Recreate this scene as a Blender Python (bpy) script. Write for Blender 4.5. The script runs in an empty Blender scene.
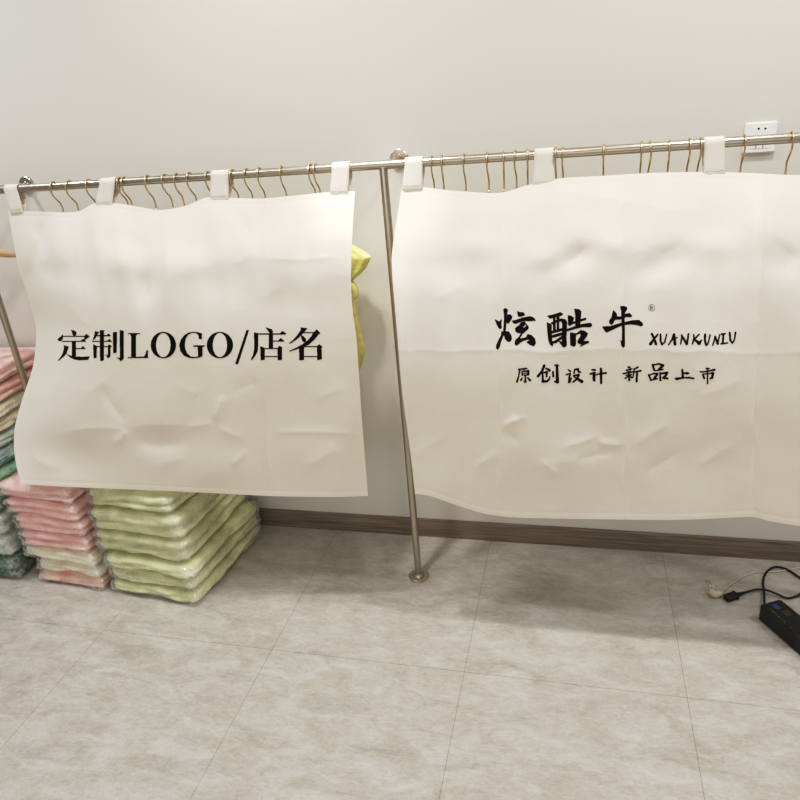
import bpy, math, random
import numpy as np
from mathutils import Vector, noise
from mathutils.bvhtree import BVHTree

random.seed(7)
COL = bpy.context.scene.collection

# ------------------------------------------------------------------ camera
S = 1.32
FPX, YAW, PIT, ROL = 695.08, -.2696, .4076, -.0891
HC, DC, D, XP, XL, H = [v * S for v in (1.229, 1.5373, .2005, -.4158, -1.5332, 1.10)]
cy, sy, cp, sp = math.cos(YAW), math.sin(YAW), math.cos(PIT), math.sin(PIT)
F = np.array([sy * cp, cy * cp, -sp]); R0 = np.array([cy, -sy, 0.]); U0 = np.cross(R0, F)
cr, sr = math.cos(ROL), math.sin(ROL)
RV = cr * R0 + sr * U0; UV = -sr * R0 + cr * U0
CAM = np.array([0., -(DC + D), HC])
RAIL_R = .0125

def on(px, py, ax, val):
    """world point seen at a photo pixel on the plane axis=val"""
    v = F + RV * (px - 400) / FPX - UV * (py - 400) / FPX
    return CAM + v * ((val - CAM[ax]) / v[ax])
def on_floor(px, py, z=0.): return on(px, py, 2, z)

cam_d = bpy.data.cameras.new('camera'); cam = bpy.data.objects.new('camera', cam_d); COL.objects.link(cam)
cam_d.sensor_width = 36; cam_d.lens = FPX * 36 / 800; cam_d.clip_start = .02
from mathutils import Matrix
m = Matrix.Identity(4)
for i in range(3):
    m[i][0], m[i][1], m[i][2], m[i][3] = RV[i], UV[i], -F[i], CAM[i]
cam.matrix_world = m
bpy.context.scene.camera = cam

# ------------------------------------------------------------------ materials
def lin(c):
    return tuple(((v / 255) / 12.92 if v / 255 <= .04045 else ((v / 255 + .055) / 1.055) ** 2.4) for v in c) + (1,)

class NT:
    def __init__(s, name):
        s.m = bpy.data.materials.new(name); s.m.use_nodes = True
        s.t = s.m.node_tree; s.b = s.t.nodes['Principled BSDF']; s.out = s.t.nodes['Material Output']
    def n(s, typ, **k):
        nd = s.t.nodes.new(typ)
        for a, v in k.items():
            if a.startswith('i_'):
                key = a[2:]; nd.inputs[int(key) if key.isdigit() else key].default_value = v
            else: setattr(nd, a, v)
        return nd
    def l(s, a, b): s.t.links.new(a, b)
    def math(s, op, a, b=None):
        nd = s.t.nodes.new('ShaderNodeMath'); nd.operation = op
        for i, v in enumerate((a, b)):
            if v is None: continue
            if isinstance(v, (int, float)): nd.inputs[i].default_value = v
            else: s.l(v, nd.inputs[i])
        return nd.outputs[0]

def flat(name, rgb, rough=.6, metal=0., bump=None, spec=.5):
    t = NT(name); t.b.inputs['Base Color'].default_value = lin(rgb); t.b.inputs['Roughness'].default_value = rough
    t.b.inputs['Metallic'].default_value = metal; t.b.inputs['Specular IOR Level'].default_value = spec
    if bump:
        sc, st = bump
        tc = t.n('ShaderNodeTexCoord'); nz = t.n('ShaderNodeTexNoise', i_Scale=sc, i_Detail=4.)
        t.l(tc.outputs['Object'], nz.inputs['Vector'])
        bp = t.n('ShaderNodeBump', i_Strength=st, i_Distance=.01); t.l(nz.outputs['Fac'], bp.inputs['Height'])
        t.l(bp.outputs['Normal'], t.b.inputs['Normal'])
    return t.m

def wall_mat():
    t = NT('painted_wallpaper'); t.b.inputs['Roughness'].default_value = .75; t.b.inputs['Specular IOR Level'].default_value = .25
    tc = t.n('ShaderNodeTexCoord')
    mp = t.n('ShaderNodeMapping'); mp.inputs['Scale'].default_value = (6, 6, 90); t.l(tc.outputs['Object'], mp.inputs['Vector'])
    nz = t.n('ShaderNodeTexNoise', i_Scale=3., i_Detail=5.); t.l(mp.outputs[0], nz.inputs['Vector'])
    n2 = t.n('ShaderNodeTexNoise', i_Scale=1.2, i_Detail=2.); t.l(tc.outputs['Object'], n2.inputs['Vector'])
    rp = t.n('ShaderNodeMix', data_type='RGBA'); rp.inputs[6].default_value = lin((208, 204, 196)); rp.inputs[7].default_value = lin((213, 210, 203))
    t.l(n2.outputs['Fac'], rp.inputs[0]); t.l(rp.outputs[2], t.b.inputs['Base Color'])
    bp = t.n('ShaderNodeBump', i_Strength=.10, i_Distance=.004); t.l(nz.outputs['Fac'], bp.inputs['Height']); t.l(bp.outputs['Normal'], t.b.inputs['Normal'])
    return t.m

def floor_mat():
    t = NT('stone_look_tile'); t.b.inputs['Specular IOR Level'].default_value = .35
    tc = t.n('ShaderNodeTexCoord'); O = tc.outputs['Object']
    sx = t.n('ShaderNodeSeparateXYZ'); t.l(O, sx.inputs[0])
    def line(sock, off, step):
        f = t.math('FRACT', t.math('DIVIDE', t.math('ADD', sock, off), step))
        dd = t.math('ABSOLUTE', t.math('SUBTRACT', f, .5))             # .5 at the joint
        return t.math('GREATER_THAN', dd, .5 - .0010 / step)
    g = t.math('MAXIMUM', line(sx.outputs[0], .9515 + 6.38, .638), line(sx.outputs[1], .70 + 7.2, .72))
    mp = t.n('ShaderNodeMapping'); mp.inputs['Scale'].default_value = (1, 2.2, 1); mp.inputs['Rotation'].default_value = (0, 0, .5); t.l(O, mp.inputs['Vector'])
    a = t.n('ShaderNodeTexNoise', i_Scale=7., i_Detail=8., i_Roughness=.65, i_Distortion=.8); t.l(mp.outputs[0], a.inputs['Vector'])
    b = t.n('ShaderNodeTexNoise', i_Scale=42., i_Detail=6., i_Roughness=.7, i_Distortion=1.2); t.l(mp.outputs[0], b.inputs['Vector'])
    s_ = t.math('ADD', t.math('MULTIPLY', a.outputs['Fac'], .55), t.math('MULTIPLY', b.outputs['Fac'], .45))
    cr_ = t.n('ShaderNodeValToRGB'); e = cr_.color_ramp.elements
    e[0].position = .36; e[0].color = lin((166, 160, 151)); e[1].position = .64; e[1].color = lin((204, 200, 194))
    t.l(s_, cr_.inputs[0])
    mx = t.n('ShaderNodeMix', data_type='RGBA'); mx.inputs[7].default_value = lin((122, 112, 98))
    t.l(t.math('MULTIPLY', g, .6), mx.inputs[0]); t.l(cr_.outputs[0], mx.inputs[6]); t.l(mx.outputs[2], t.b.inputs['Base Color'])
    t.b.inputs['Roughness'].default_value = .42
    bp = t.n('ShaderNodeBump', i_Strength=.12, i_Distance=.003); t.l(s_, bp.inputs['Height']); t.l(bp.outputs['Normal'], t.b.inputs['Normal'])
    return t.m

def wood_mat():
    t = NT('grey_brown_wood_grain'); tc = t.n('ShaderNodeTexCoord')
    mp = t.n('ShaderNodeMapping'); mp.inputs['Scale'].default_value = (1.6, 10, 55); t.l(tc.outputs['Object'], mp.inputs['Vector'])
    nz = t.n('ShaderNodeTexNoise', i_Scale=3., i_Detail=6., i_Roughness=.6, i_Distortion=.4); t.l(mp.outputs[0], nz.inputs['Vector'])
    cr_ = t.n('ShaderNodeValToRGB'); e = cr_.color_ramp.elements
    e[0].position = .3; e[0].color = lin((92, 79, 65)); e[1].position = .72; e[1].color = lin((148, 133, 115))
    t.l(nz.outputs['Fac'], cr_.inputs[0]); t.l(cr_.outputs[0], t.b.inputs['Base Color']); t.b.inputs['Roughness'].default_value = .5
    return t.m

def steel_mat():
    t = NT('brushed_stainless_steel'); t.b.inputs['Base Color'].default_value = lin((186, 178, 164)); t.b.inputs['Metallic'].default_value = 1.
    tc = t.n('ShaderNodeTexCoord'); nz = t.n('ShaderNodeTexNoise', i_Scale=160., i_Detail=3.); t.l(tc.outputs['Object'], nz.inputs['Vector'])
    t.l(t.math('ADD', t.math('MULTIPLY', nz.outputs['Fac'], .08), .26), t.b.inputs['Roughness'])
    return t.m

def cloth_mat():
    t = NT('cream_canvas'); t.b.inputs['Roughness'].default_value = .9; t.b.inputs['Specular IOR Level'].default_value = .15
    t.b.inputs['Sheen Weight'].default_value = .15
    tc = t.n('ShaderNodeTexCoord'); O = tc.outputs['Object']
    n2 = t.n('ShaderNodeTexNoise', i_Scale=5., i_Detail=3.); t.l(O, n2.inputs['Vector'])
    mx = t.n('ShaderNodeMix', data_type='RGBA'); mx.inputs[6].default_value = lin((238, 230, 217)); mx.inputs[7].default_value = lin((243, 237, 226))
    t.l(n2.outputs['Fac'], mx.inputs[0]); t.l(mx.outputs[2], t.b.inputs['Base Color'])
    mp = t.n('ShaderNodeMapping'); mp.inputs['Scale'].default_value = (60, 60, 420); t.l(O, mp.inputs['Vector'])
    w1 = t.n('ShaderNodeTexNoise', i_Scale=2., i_Detail=2.); t.l(mp.outputs[0], w1.inputs['Vector'])
    mp2 = t.n('ShaderNodeMapping'); mp2.inputs['Scale'].default_value = (420, 60, 60); t.l(O, mp2.inputs['Vector'])
    w2 = t.n('ShaderNodeTexNoise', i_Scale=2., i_Detail=2.); t.l(mp2.outputs[0], w2.inputs['Vector'])
    s_ = t.math('ADD', w1.outputs['Fac'], w2.outputs['Fac'])
    bp = t.n('ShaderNodeBump', i_Strength=.22, i_Distance=.002); t.l(s_, bp.inputs['Height']); t.l(bp.outputs['Normal'], t.b.inputs['Normal'])
    tr = t.n('ShaderNodeBsdfTranslucent'); tr.inputs['Color'].default_value = lin((236, 222, 200))
    ms = t.n('ShaderNodeMixShader'); ms.inputs[0].default_value = .18
    t.l(t.b.outputs[0], ms.inputs[1]); t.l(tr.outputs[0], ms.inputs[2]); t.l(ms.outputs[0], t.out.inputs['Surface'])
    return t.m

def fabric(name, c0, c1, scale=26., checks=None):
    t = NT(name); t.b.inputs['Roughness'].default_value = .85; t.b.inputs['Specular IOR Level'].default_value = .2
    tc = t.n('ShaderNodeTexCoord'); O = tc.outputs['Object']
    mp = t.n('ShaderNodeMapping'); mp.inputs['Scale'].default_value = (1, 1, 2.2); t.l(O, mp.inputs['Vector'])
    nz = t.n('ShaderNodeTexNoise', i_Scale=scale, i_Detail=2., i_Distortion=.5); t.l(mp.outputs[0], nz.inputs['Vector'])
    cr_ = t.n('ShaderNodeValToRGB'); e = cr_.color_ramp.elements
    e[0].position = .36; e[0].color = lin(c0); e[1].position = .56; e[1].color = lin(c1)
    t.l(nz.outputs['Fac'], cr_.inputs[0]); col = cr_.outputs[0]
    if checks:
        ck = t.n('ShaderNodeTexChecker', i_Scale=checks[0]); ck.inputs['Color1'].default_value = lin(checks[1]); ck.inputs['Color2'].default_value = lin(checks[2])
        t.l(O, ck.inputs['Vector']); mx = t.n('ShaderNodeMix', data_type='RGBA', ); mx.inputs[0].default_value = .55
        t.l(col, mx.inputs[6]); t.l(ck.outputs[0], mx.inputs[7]); col = mx.outputs[2]
    t.l(col, t.b.inputs['Base Color'])
    bp = t.n('ShaderNodeBump', i_Strength=.22, i_Distance=.006); t.l(nz.outputs['Fac'], bp.inputs['Height']); t.l(bp.outputs['Normal'], t.b.inputs['Normal'])
    return t.m

def film_mat():
    t = NT('clear_plastic_film'); tc = t.n('ShaderNodeTexCoord'); O = tc.outputs['Object']
    nz = t.n('ShaderNodeTexNoise', i_Scale=9., i_Detail=3., i_Distortion=.6); t.l(O, nz.inputs['Vector'])
    vo = t.n('ShaderNodeTexVoronoi', i_Scale=13., feature='DISTANCE_TO_EDGE')
    mixv = t.n('ShaderNodeMix', data_type='RGBA', ); mixv.inputs[0].default_value = .14
    t.l(O, mixv.inputs[6]); t.l(nz.outputs['Color'], mixv.inputs[7]); t.l(mixv.outputs[2], vo.inputs['Vector'])
    bp = t.n('ShaderNodeBump', i_Strength=.5, i_Distance=.006); t.l(vo.outputs['Distance'], bp.inputs['Height'])
    gl = t.n('ShaderNodeBsdfGlossy', i_Roughness=.12); t.l(bp.outputs['Normal'], gl.inputs['Normal'])
    df = t.n('ShaderNodeBsdfDiffuse'); df.inputs['Color'].default_value = (.9, .9, .88, 1)
    tp = t.n('ShaderNodeBsdfTransparent')
    fr = t.n('ShaderNodeLayerWeight', i_Blend=.5)
    # glints on the film's creases and corners, painted as white diffuse
    cl = t.n('ShaderNodeMapRange'); cl.inputs[1].default_value = 0.; cl.inputs[2].default_value = .05; cl.inputs[3].default_value = .16; cl.inputs[4].default_value = .05
    t.l(vo.outputs['Distance'], cl.inputs[0])
    at = t.n('ShaderNodeAttribute', attribute_name='corner_glint')
    v2 = t.n('ShaderNodeTexVoronoi', i_Scale=42., feature='DISTANCE_TO_EDGE'); t.l(mixv.outputs[2], v2.inputs['Vector'])
    r2 = t.n('ShaderNodeMapRange'); r2.inputs[1].default_value = 0.; r2.inputs[2].default_value = .25; r2.inputs[3].default_value = 1.; r2.inputs[4].default_value = .15
    t.l(v2.outputs['Distance'], r2.inputs[0])
    fac = t.math('ADD', cl.outputs[0], t.math('MULTIPLY', t.math('MULTIPLY', at.outputs['Fac'], r2.outputs[0]), .42))
    m1 = t.n('ShaderNodeMixShader'); t.l(fac, m1.inputs[0]); t.l(tp.outputs[0], m1.inputs[1]); t.l(df.outputs[0], m1.inputs[2])
    m2 = t.n('ShaderNodeMixShader'); t.l(t.math('ADD', t.math('MULTIPLY', t.math('POWER', fr.outputs['Facing'], 4.),   .30), .05), m2.inputs[0]); t.l(m1.outputs[0], m2.inputs[1]); t.l(gl.outputs[0], m2.inputs[2])
    t.l(m2.outputs[0], t.out.inputs['Surface'])
    return t.m

M = dict(wall=wall_mat(), floor=floor_mat(), wood=wood_mat(), steel=steel_mat(), cloth=cloth_mat(), film=film_mat(),
    ceiling=flat('ceiling_paint', (232, 230, 226), .9),
    brass=flat('gold_wire', (200, 180, 146), .32, 1.),
    ink=flat('black_print', (10, 9, 9), .8, spec=.15),
    thread=flat('seam_thread', (196, 184, 164), .9),
    white=flat('white_plastic', (238, 238, 236), .3),
    slot=flat('dark_slot', (12, 12, 12), .6),
    black=flat('black_plastic', (17, 16, 16), .42, bump=(300, .05)),
    rubber=flat('black_rubber', (15, 15, 15), .5),
    beige=flat('beige_plastic', (205, 192, 170), .45),
    blue=flat('blue_switch', (38, 84, 130), .3),
    orange=flat('amber_window', (74, 54, 40), .4),
    mark=flat('pale_print', (105, 102, 98), .6),
    pin=flat('nickel_pin', (215, 208, 195), .25, 1.),
    tan=flat('beech_wood', (205, 172, 138), .5, bump=(60, .1)),
    yellow=fabric('yellow_knit', (205, 196, 122), (220, 212, 144), 18.),
    green=fabric('pale_green_fleece', (206, 208, 160), (228, 229, 188), 13.),
    pink=fabric('pink_fleece', (243, 188, 180), (249, 208, 200), 13.),
    palepink=fabric('pale_pink_fleece', (246, 192, 188), (250, 214, 210), 13.),
    blush=fabric('blush_fleece', (232, 172, 156), (240, 208, 190), 13.),
    cream=fabric('cream_fleece', (236, 225, 198), (246, 240, 220), 13.),
    teal=fabric('teal_print', (60, 128, 136), (196, 216, 214), 22.),
    leafy=fabric('green_print', (78, 150, 104), (164, 200, 172), 22.),
    check=fabric('dark_green_check', (44, 84, 62), (104, 140, 116), 30., (70., (38, 52, 70), (110, 150, 120))),
    mist=fabric('grey_green_fabric', (176, 192, 176), (222, 228, 216), 16.))

# ------------------------------------------------------------------ object helpers
def mk(name, verts, faces, mat, parent=None, smooth=True):
    verts = np.asarray(verts, float)
    if parent is not None: verts = verts - world_loc(parent)
    me = bpy.data.meshes.new(name); me.from_pydata(verts.tolist(), [], [tuple(int(i) for i in f) for f in faces]); me.update()
    me.materials.append(mat)
    if smooth: me.polygons.foreach_set('use_smooth', [True] * len(me.polygons))
    o = bpy.data.objects.new(name, me); COL.objects.link(o)
    if parent is not None: o.parent = parent
    return o
def world_loc(o):
    v = np.zeros(3)
    while o is not None: v = v + np.array(o.location); o = o.parent
    return v
def thing(name, loc):
    o = bpy.data.objects.new(name, None); o.empty_display_size = .05; COL.objects.link(o); o.location = tuple(loc); return o
def tag(o, label, cat, group=None):
    o['label'] = label; o['category'] = cat
    if group: o['group'] = group
    return o
def struct(o): o['kind'] = 'structure'; return o

class MB:
    def __init__(s): s.v = []; s.f = []
    def add(s, v, f):
        b = len(s.v); s.v += [tuple(p) for p in v]; s.f += [tuple(i + b for i in q) for q in f]; return s
    def tube(s, pts, r, n=10, cap=True):
        pts = [np.asarray(p, float) for p in pts]; k = len(pts); rr = r if hasattr(r, '__len__') else [r] * k
        up = None; V = []
        for i, p in enumerate(pts):
            t = pts[min(i + 1, k - 1)] - pts[max(i - 1, 0)]; t = t / np.linalg.norm(t)
            if up is None:
                a = np.array([0, 0, 1.]) if abs(t[2]) < .9 else np.array([1., 0, 0]); up = np.cross(t, a)
            up = up - t * (up @ t); up /= np.linalg.norm(up); w = np.cross(t, up)
            V += [p + rr[i] * (math.cos(2 * math.pi * j / n) * up + math.sin(2 * math.pi * j / n) * w) for j in range(n)]
        Fc = [(i * n + j, i * n + (j + 1) % n, (i + 1) * n + (j + 1) % n, (i + 1) * n + j) for i in range(k - 1) for j in range(n)]
        if cap: Fc += [tuple(range(n))[::-1], tuple((k - 1) * n + j for j in range(n))]
        return s.add(V, Fc)
    def box(s, c, size, ang=0., bev=.003):
        """box with chamfered edges"""
        lx, ly, lz = [v / 2 for v in size]; bev = min(bev, lx * .9, ly * .9, lz * .9); V = []; 
        prof = [(-lz, -bev), (-lz + bev, 0), (lz - bev, 0), (lz, -bev)]
        def ring(z, ins):
            x, y = lx + ins, ly + ins; q = bev
            return [(x, -y + q, z), (x, y - q, z), (x - q, y, z), (-x + q, y, z), (-x, y - q, z), (-x, -y + q, z), (-x + q, -y, z), (x - q, -y, z)]
        for z, ins in prof: V += ring(z, ins)
        ca, sa = math.cos(ang), math.sin(ang)
        V = [(c[0] + ca * x - sa * y, c[1] + sa * x + ca * y, c[2] + z) for x, y, z in V]
        Fc = [(i * 8 + j, i * 8 + (j + 1) % 8, (i + 1) * 8 + (j + 1) % 8, (i + 1) * 8 + j) for i in range(3) for j in range(8)]
        Fc += [tuple(range(8))[::-1], tuple(24 + j for j in range(8))]
        return s.add(V, Fc)
    def lathe(s, c, axis, prof, n=32):
        """prof: list of (distance along axis, radius)"""
        axis = np.asarray(axis, float); a = np.array([0, 0, 1.]) if abs(axis[2]) < .9 else np.array([1., 0, 0])
        u = np.cross(axis, a); u /= np.linalg.norm(u); w = np.cross(axis, u); c = np.asarray(c, float); V = []
        for h, r in prof: V += [c + axis * h + r * (math.cos(2 * math.pi * j / n) * u + math.sin(2 * math.pi * j / n) * w) for j in range(n)]
        k = len(prof)
        Fc = [(i * n + j, i * n + (j + 1) % n, (i + 1) * n + (j + 1) % n, (i + 1) * n + j) for i in range(k - 1) for j in range(n)]
        Fc += [tuple(range(n))[::-1], tuple((k - 1) * n + j for j in range(n))]
        return s.add(V, Fc)
    def build(s, name, mat, parent=None, smooth=False):
        o = mk(name, s.v, s.f, mat, parent, smooth)
        if not smooth: 
            o.data.polygons.foreach_set('use_smooth', [True] * len(o.data.polygons)); sharpen(o.data)
        return o
def sharpen(me, deg=35):
    me.set_sharp_from_angle(angle=math.radians(deg))

def catmull(pts, n=8):
    pts = [np.asarray(p, float) for p in pts]; out = []
    for i in range(len(pts) - 1):
        a, b, c, d = pts[max(i - 1, 0)], pts[i], pts[i + 1], pts[min(i + 2, len(pts) - 1)]
        for k in range(n):
            t = k / n
            out.append(.5 * ((2 * b) + (-a + c) * t + (2 * a - 5 * b + 4 * c - d) * t * t + (-a + 3 * b - 3 * c + d) * t ** 3))
    out.append(pts[-1]); return out

# ------------------------------------------------------------------ room shell
X0, X1, Y1, ZC = -4.2, 3.2, -5.0, 2.8
struct(MB().add([(X0, Y1, 0), (X1, Y1, 0), (X1, 0.1, 0), (X0, 0.1, 0)], [(0, 1, 2, 3)]).build('floor', M['floor']))
struct(MB().add([(X0, 0, 0), (X1, 0, 0), (X1, 0, ZC), (X0, 0, ZC)], [(0, 1, 2, 3)]).build('wall_back', M['wall']))
BH = .06 * S
bb = MB(); prof = [(0, 0), (-.012, 0), (-.012, BH - .02), (-.009, BH - .012), (-.009, BH - .004), (-.006, BH), (0, BH)]
V = [(x, y, z) for x in (X0, X1) for y, z in prof]; n = len(prof)
bb.add(V, [(i, i + 1, n + i + 1, n + i) for i in range(n - 1)])
struct(bb.build('baseboard_back', M['wood']))

# ------------------------------------------------------------------ clothes rack
YR = -D
rack = tag(thing('clothes_rack', (XP, YR, 0)), 'wall mounted stainless steel clothes rail on floor posts, running the whole width', 'clothes rack')
MB().tube([(-2.75, YR, H), (1.32, YR, H)], RAIL_R, 28).build('rail', M['steel'], rack)
for x in (on(370, 165, 1, YR)[0],):
    MB().lathe((x - .002, YR, H), (1, 0, 0), [(0, RAIL_R + .0002), (0, RAIL_R + .0006), (.002, RAIL_R + .0006), (.002, RAIL_R + .0002)]).build('joint_ring', M['steel'], rack)
XR = XP + (XP - XL)
for x, wp in ((XL, on(27.5, 184.5, 1, 0)), (XP, on(399.5, 158.5, 1, 0)), (XR, (XR + .01, 0, H - .02))):
    MB().tube([(x, YR, .004), (x, YR, H - RAIL_R * .6)], RAIL_R * .98, 24).build('post', M['steel'], rack)
    MB().lathe((x, YR, 0), (0, 0, 1), [(0, .037), (.005, .037), (.0075, .034), (.008, .021), (.013, .019), (.0145, .0155), (.02, .0145)]).build('base_flange', M['steel'], rack)
    br = MB().tube([(x + .0, YR + RAIL_R * .5, H), (wp[0], -.004, wp[2])], .009, 18).build('wall_bracket', M['steel'], rack)
    MB().lathe((wp[0], 0, wp[2]), (0, -1, 0), [(0, .030), (.007, .030), (.0095, .027), (.010, .014), (.016, .012)]).build('wall_disc', M['steel'], br)

# ------------------------------------------------------------------ curtains
def coons(top, right, bottom, left):
    def samp(pts, n):
        p = np.array(catmull(pts, 10)) if len(pts) > 2 else np.linspace(pts[0], pts[1], 21)
        dd = np.r_[0, np.cumsum(np.linalg.norm(np.diff(p, axis=0), axis=1))]; t = np.linspace(0, dd[-1], n)
        return np.c_[np.interp(t, dd, p[:, 0]), np.interp(t, dd, p[:, 1])]
    def grid(nu, nv):
        T, B = samp(top, nu), samp(bottom, nu); L, Rr = samp(left, nv), samp(right, nv)
        u = np.linspace(0, 1, nu)[None, :, None]; v = np.linspace(0, 1, nv)[:, None, None]
        return ((1 - v) * T[None] + v * B[None] + (1 - u) * L[:, None] + u * Rr[:, None]
                - ((1 - u) * (1 - v) * T[0] + u * (1 - v) * T[-1] + (1 - u) * v * B[0] + u * v * B[-1]))
    return grid

def bicubic(ctrl, us, vs, U, Vv):
    """smooth interpolation of control table ctrl[v][u]"""
    ctrl = np.array(ctrl, float)
    def hermite(xs, ys, x):
        m_ = np.zeros_like(ys)
        for i in range(len(xs)):
            if i == 0: m_[i] = (ys[1] - ys[0]) / (xs[1] - xs[0])
            elif i == len(xs) - 1: m_[i] = (ys[-1] - ys[-2]) / (xs[-1] - xs[-2])
            else:
                d0 = (ys[i] - ys[i - 1]) / (xs[i] - xs[i - 1]); d1 = (ys[i + 1] - ys[i]) / (xs[i + 1] - xs[i])
                m_[i] = np.where(d0 * d1 > 0, 2 * d0 * d1 / np.where(d0 + d1 == 0, 1, d0 + d1), 0)
        x = np.asarray(x); k = np.clip(np.searchsorted(xs, x, 'right') - 1, 0, len(xs) - 2)
        x0, x1 = np.array(xs)[k], np.array(xs)[k + 1]; h = (x1 - x0); t = (x - x0) / h
        return k, h, t, m_
    us, vs = np.array(us, float), np.array(vs, float)
    rows = []
    for r in range(len(vs)):
        k, h, t, m_ = hermite(us, ctrl[r], U[0])
        y0, y1 = ctrl[r][k], ctrl[r][k + 1]
        rows.append((2 * t ** 3 - 3 * t ** 2 + 1) * y0 + (t ** 3 - 2 * t ** 2 + t) * h * m_[k] + (-2 * t ** 3 + 3 * t ** 2) * y1 + (t ** 3 - t ** 2) * h * m_[k + 1])
    rows = np.array(rows)                                # len(vs) x nu
    out = np.zeros_like(U); vv = Vv[:, 0]
    for j in range(U.shape[1]):
        k, h, t, m_ = hermite(vs, rows[:, j], vv)
        y0, y1 = rows[:, j][k], rows[:, j][k + 1]
        out[:, j] = (2 * t ** 3 - 3 * t ** 2 + 1) * y0 + (t ** 3 - 2 * t ** 2 + t) * h * m_[k] + (-2 * t ** 3 + 3 * t ** 2) * y1 + (t ** 3 - t ** 2) * h * m_[k + 1]
    return out

def seg_d(P, a, b):
    a, b = np.array(a, float), np.array(b, float); ab = b - a
    t = np.clip(((P - a) @ ab) / (ab @ ab), 0, 1)
    return np.linalg.norm(P - (a + t[..., None] * ab), axis=-1), t

def make_curtain(name, grid, nu, nv, ctrl, us, vs, creases, blobs, seed, amp):
    P = grid(nu, nv); U, Vv = np.meshgrid(np.linspace(0, 1, nu), np.linspace(0, 1, nv))
    wob = np.array([noise.noise((k / (nu - 1) * 7.5, seed, 1.7)) + .5 * noise.noise((k / (nu - 1) * 17, seed, 5.1)) for k in range(nu)])[None, :]
    Vw = np.clip(Vv + .085 * wob * np.sin(np.pi * np.clip(Vv * 1.6, 0, 1)), 0, 1)
    b = np.zeros_like(U)
    base = bicubic(ctrl, us, vs, U, Vv); vv = np.linspace(0, 1, nv)
    for j in range(nu): b[:, j] = np.interp(Vw[:, j], vv, base[:, j])
    fade = np.clip(Vv / .06, 0, 1)
    nz = np.zeros_like(b)
    for i in range(nv):
        for j in range(nu):
            x, y = P[i, j]
            q = noise.noise((x / 95 + seed, y / 130, seed)) * 1.0 + noise.noise((x / 42 + seed, y / 60, seed + 4)) * .6
            r_ = noise.noise((x / 30 + y / 55, y / 24 - x / 70, seed + 9)); q += (1 - abs(r_)) ** 6 * .05
            q += noise.noise((x / 11, y / 11, seed + 2)) * .035
            nz[i, j] = q
    b = b + nz * amp * fade
    Pj = P + np.array([[[noise.noise((P[i, j, 0] / 26, P[i, j, 1] / 26, 3.3 + k)) * 3.2 for k in (0, 7)] for j in range(nu)] for i in range(nv)])
    for (a, c, h, w) in creases:
        d_, t = seg_d(Pj, a, c); e_ = np.clip(3 * np.minimum(t, 1 - t), 0, 1); long_ = math.dist(a, c) > 120
        b = b + (h * .75 * np.exp(-d_ / w) + h * 2.4 * np.exp(-d_ / 26) if long_ else h * .62 * np.exp(-(d_ / (w * 1.25)) ** 1.4)) * ((.4 + .6 * e_) if long_ else e_ * e_ * (3 - 2 * e_))
    for (cx, cy_, rx, ry, h, rot) in blobs:
        dx, dy = P[..., 0] - cx, P[..., 1] - cy_; ca, sa = math.cos(rot), math.sin(rot)
        b = b + h * np.exp(-(((dx * ca + dy * sa) / rx) ** 2 + ((-dx * sa + dy * ca) / ry) ** 2))
    # stitched hems: a slightly raised border with a dimple line
    for dist_, wpx in ((Vv * 300, 5), ((1 - Vv) * 305, 5), (U * 345, 4), ((1 - U) * 345, 4)):
        b = b + .0004 * (dist_ < wpx) - .0007 * np.exp(-((dist_ - wpx) / .9) ** 2)
    y = YR - RAIL_R - .004 - np.maximum(b, -.002)
    v = F + RV * (P[..., :1] - 400) / FPX - UV * (P[..., 1:] - 400) / FPX
    W = CAM + v * ((y - CAM[1]) / v[..., 1])[..., None]
    W = W.reshape(-1, 3)
    Fc = [(i * nu + j, i * nu + j + 1, (i + 1) * nu + j + 1, (i + 1) * nu + j) for i in range(nv - 1) for j in range(nu - 1)]
    o = mk(name, W, Fc, M['cloth'])
    bvh = BVHTree.FromPolygons([Vector(w) for w in W], Fc)
    return o, bvh, W.reshape(nv, nu, 3)

def add_tabs(cur, W, tabs):
    """each tab: (xl, xr) pixel on the rail, (xl, xr) pixel at the curtain top, pixel y at rail, at cloth"""
    for (rl, rr, cl, cr2, yr, yc) in tabs:
        V = []; path = []
        yf = YR - RAIL_R - .006
        def px2x(px, py): return on(px, py, 1, YR - RAIL_R)[0]
        ztop = on((cl + cr2) / 2, yc, 1, yf)[2]
        path = [(yf - .003, ztop - .010, 0), (yf - .004, ztop, .02), (yf - .002, ztop + (H - ztop) * .35, .35), (YR - RAIL_R - .0035, ztop + (H - ztop) * .75, .75)]
        for a in range(180, -1, -15): path.append((YR + (RAIL_R + .003) * math.cos(math.radians(a)), H + (RAIL_R + .003) * math.sin(math.radians(a)), 1))
        path += [(YR + RAIL_R * .9, H - .03, .75), (YR + .002, ztop + .02, .3), (YR - RAIL_R - .003, ztop - .006, 0)]
        nx = 7
        for (y, z, t) in path:
            a = px2x(cl, yc) * (1 - t) + px2x(rl, yr) * t; c = px2x(cr2, yc) * (1 - t) + px2x(rr, yr) * t
            for k in range(nx):
                s_ = k / (nx - 1); V.append((a + (c - a) * s_, y - .0012 * math.sin(s_ * math.pi) + .0008 * math.sin(s_ * 9 + z * 70), z))
        Fc = [(i * nx + k, i * nx + k + 1, (i + 1) * nx + k + 1, (i + 1) * nx + k) for i in range(len(path) - 1) for k in range(nx - 1)]
        o = mk('tab', V, Fc, M['cloth'], cur)
        sm = o.modifiers.new('thickness', 'SOLIDIFY'); sm.thickness = .0022; sm.offset = 0
        # the line of stitching that fastens the tab
        a, c = px2x(cl, yc) + .004, px2x(cr2, yc) - .004
        st = MB()
        for zz in (ztop - .0075, ztop + .006):
            st.tube([(a + (c - a) * k / 6, yf - .0058, zz) for k in range(7)], .0007, 6)
        st.build('stitching', M['thread'], o)

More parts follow.
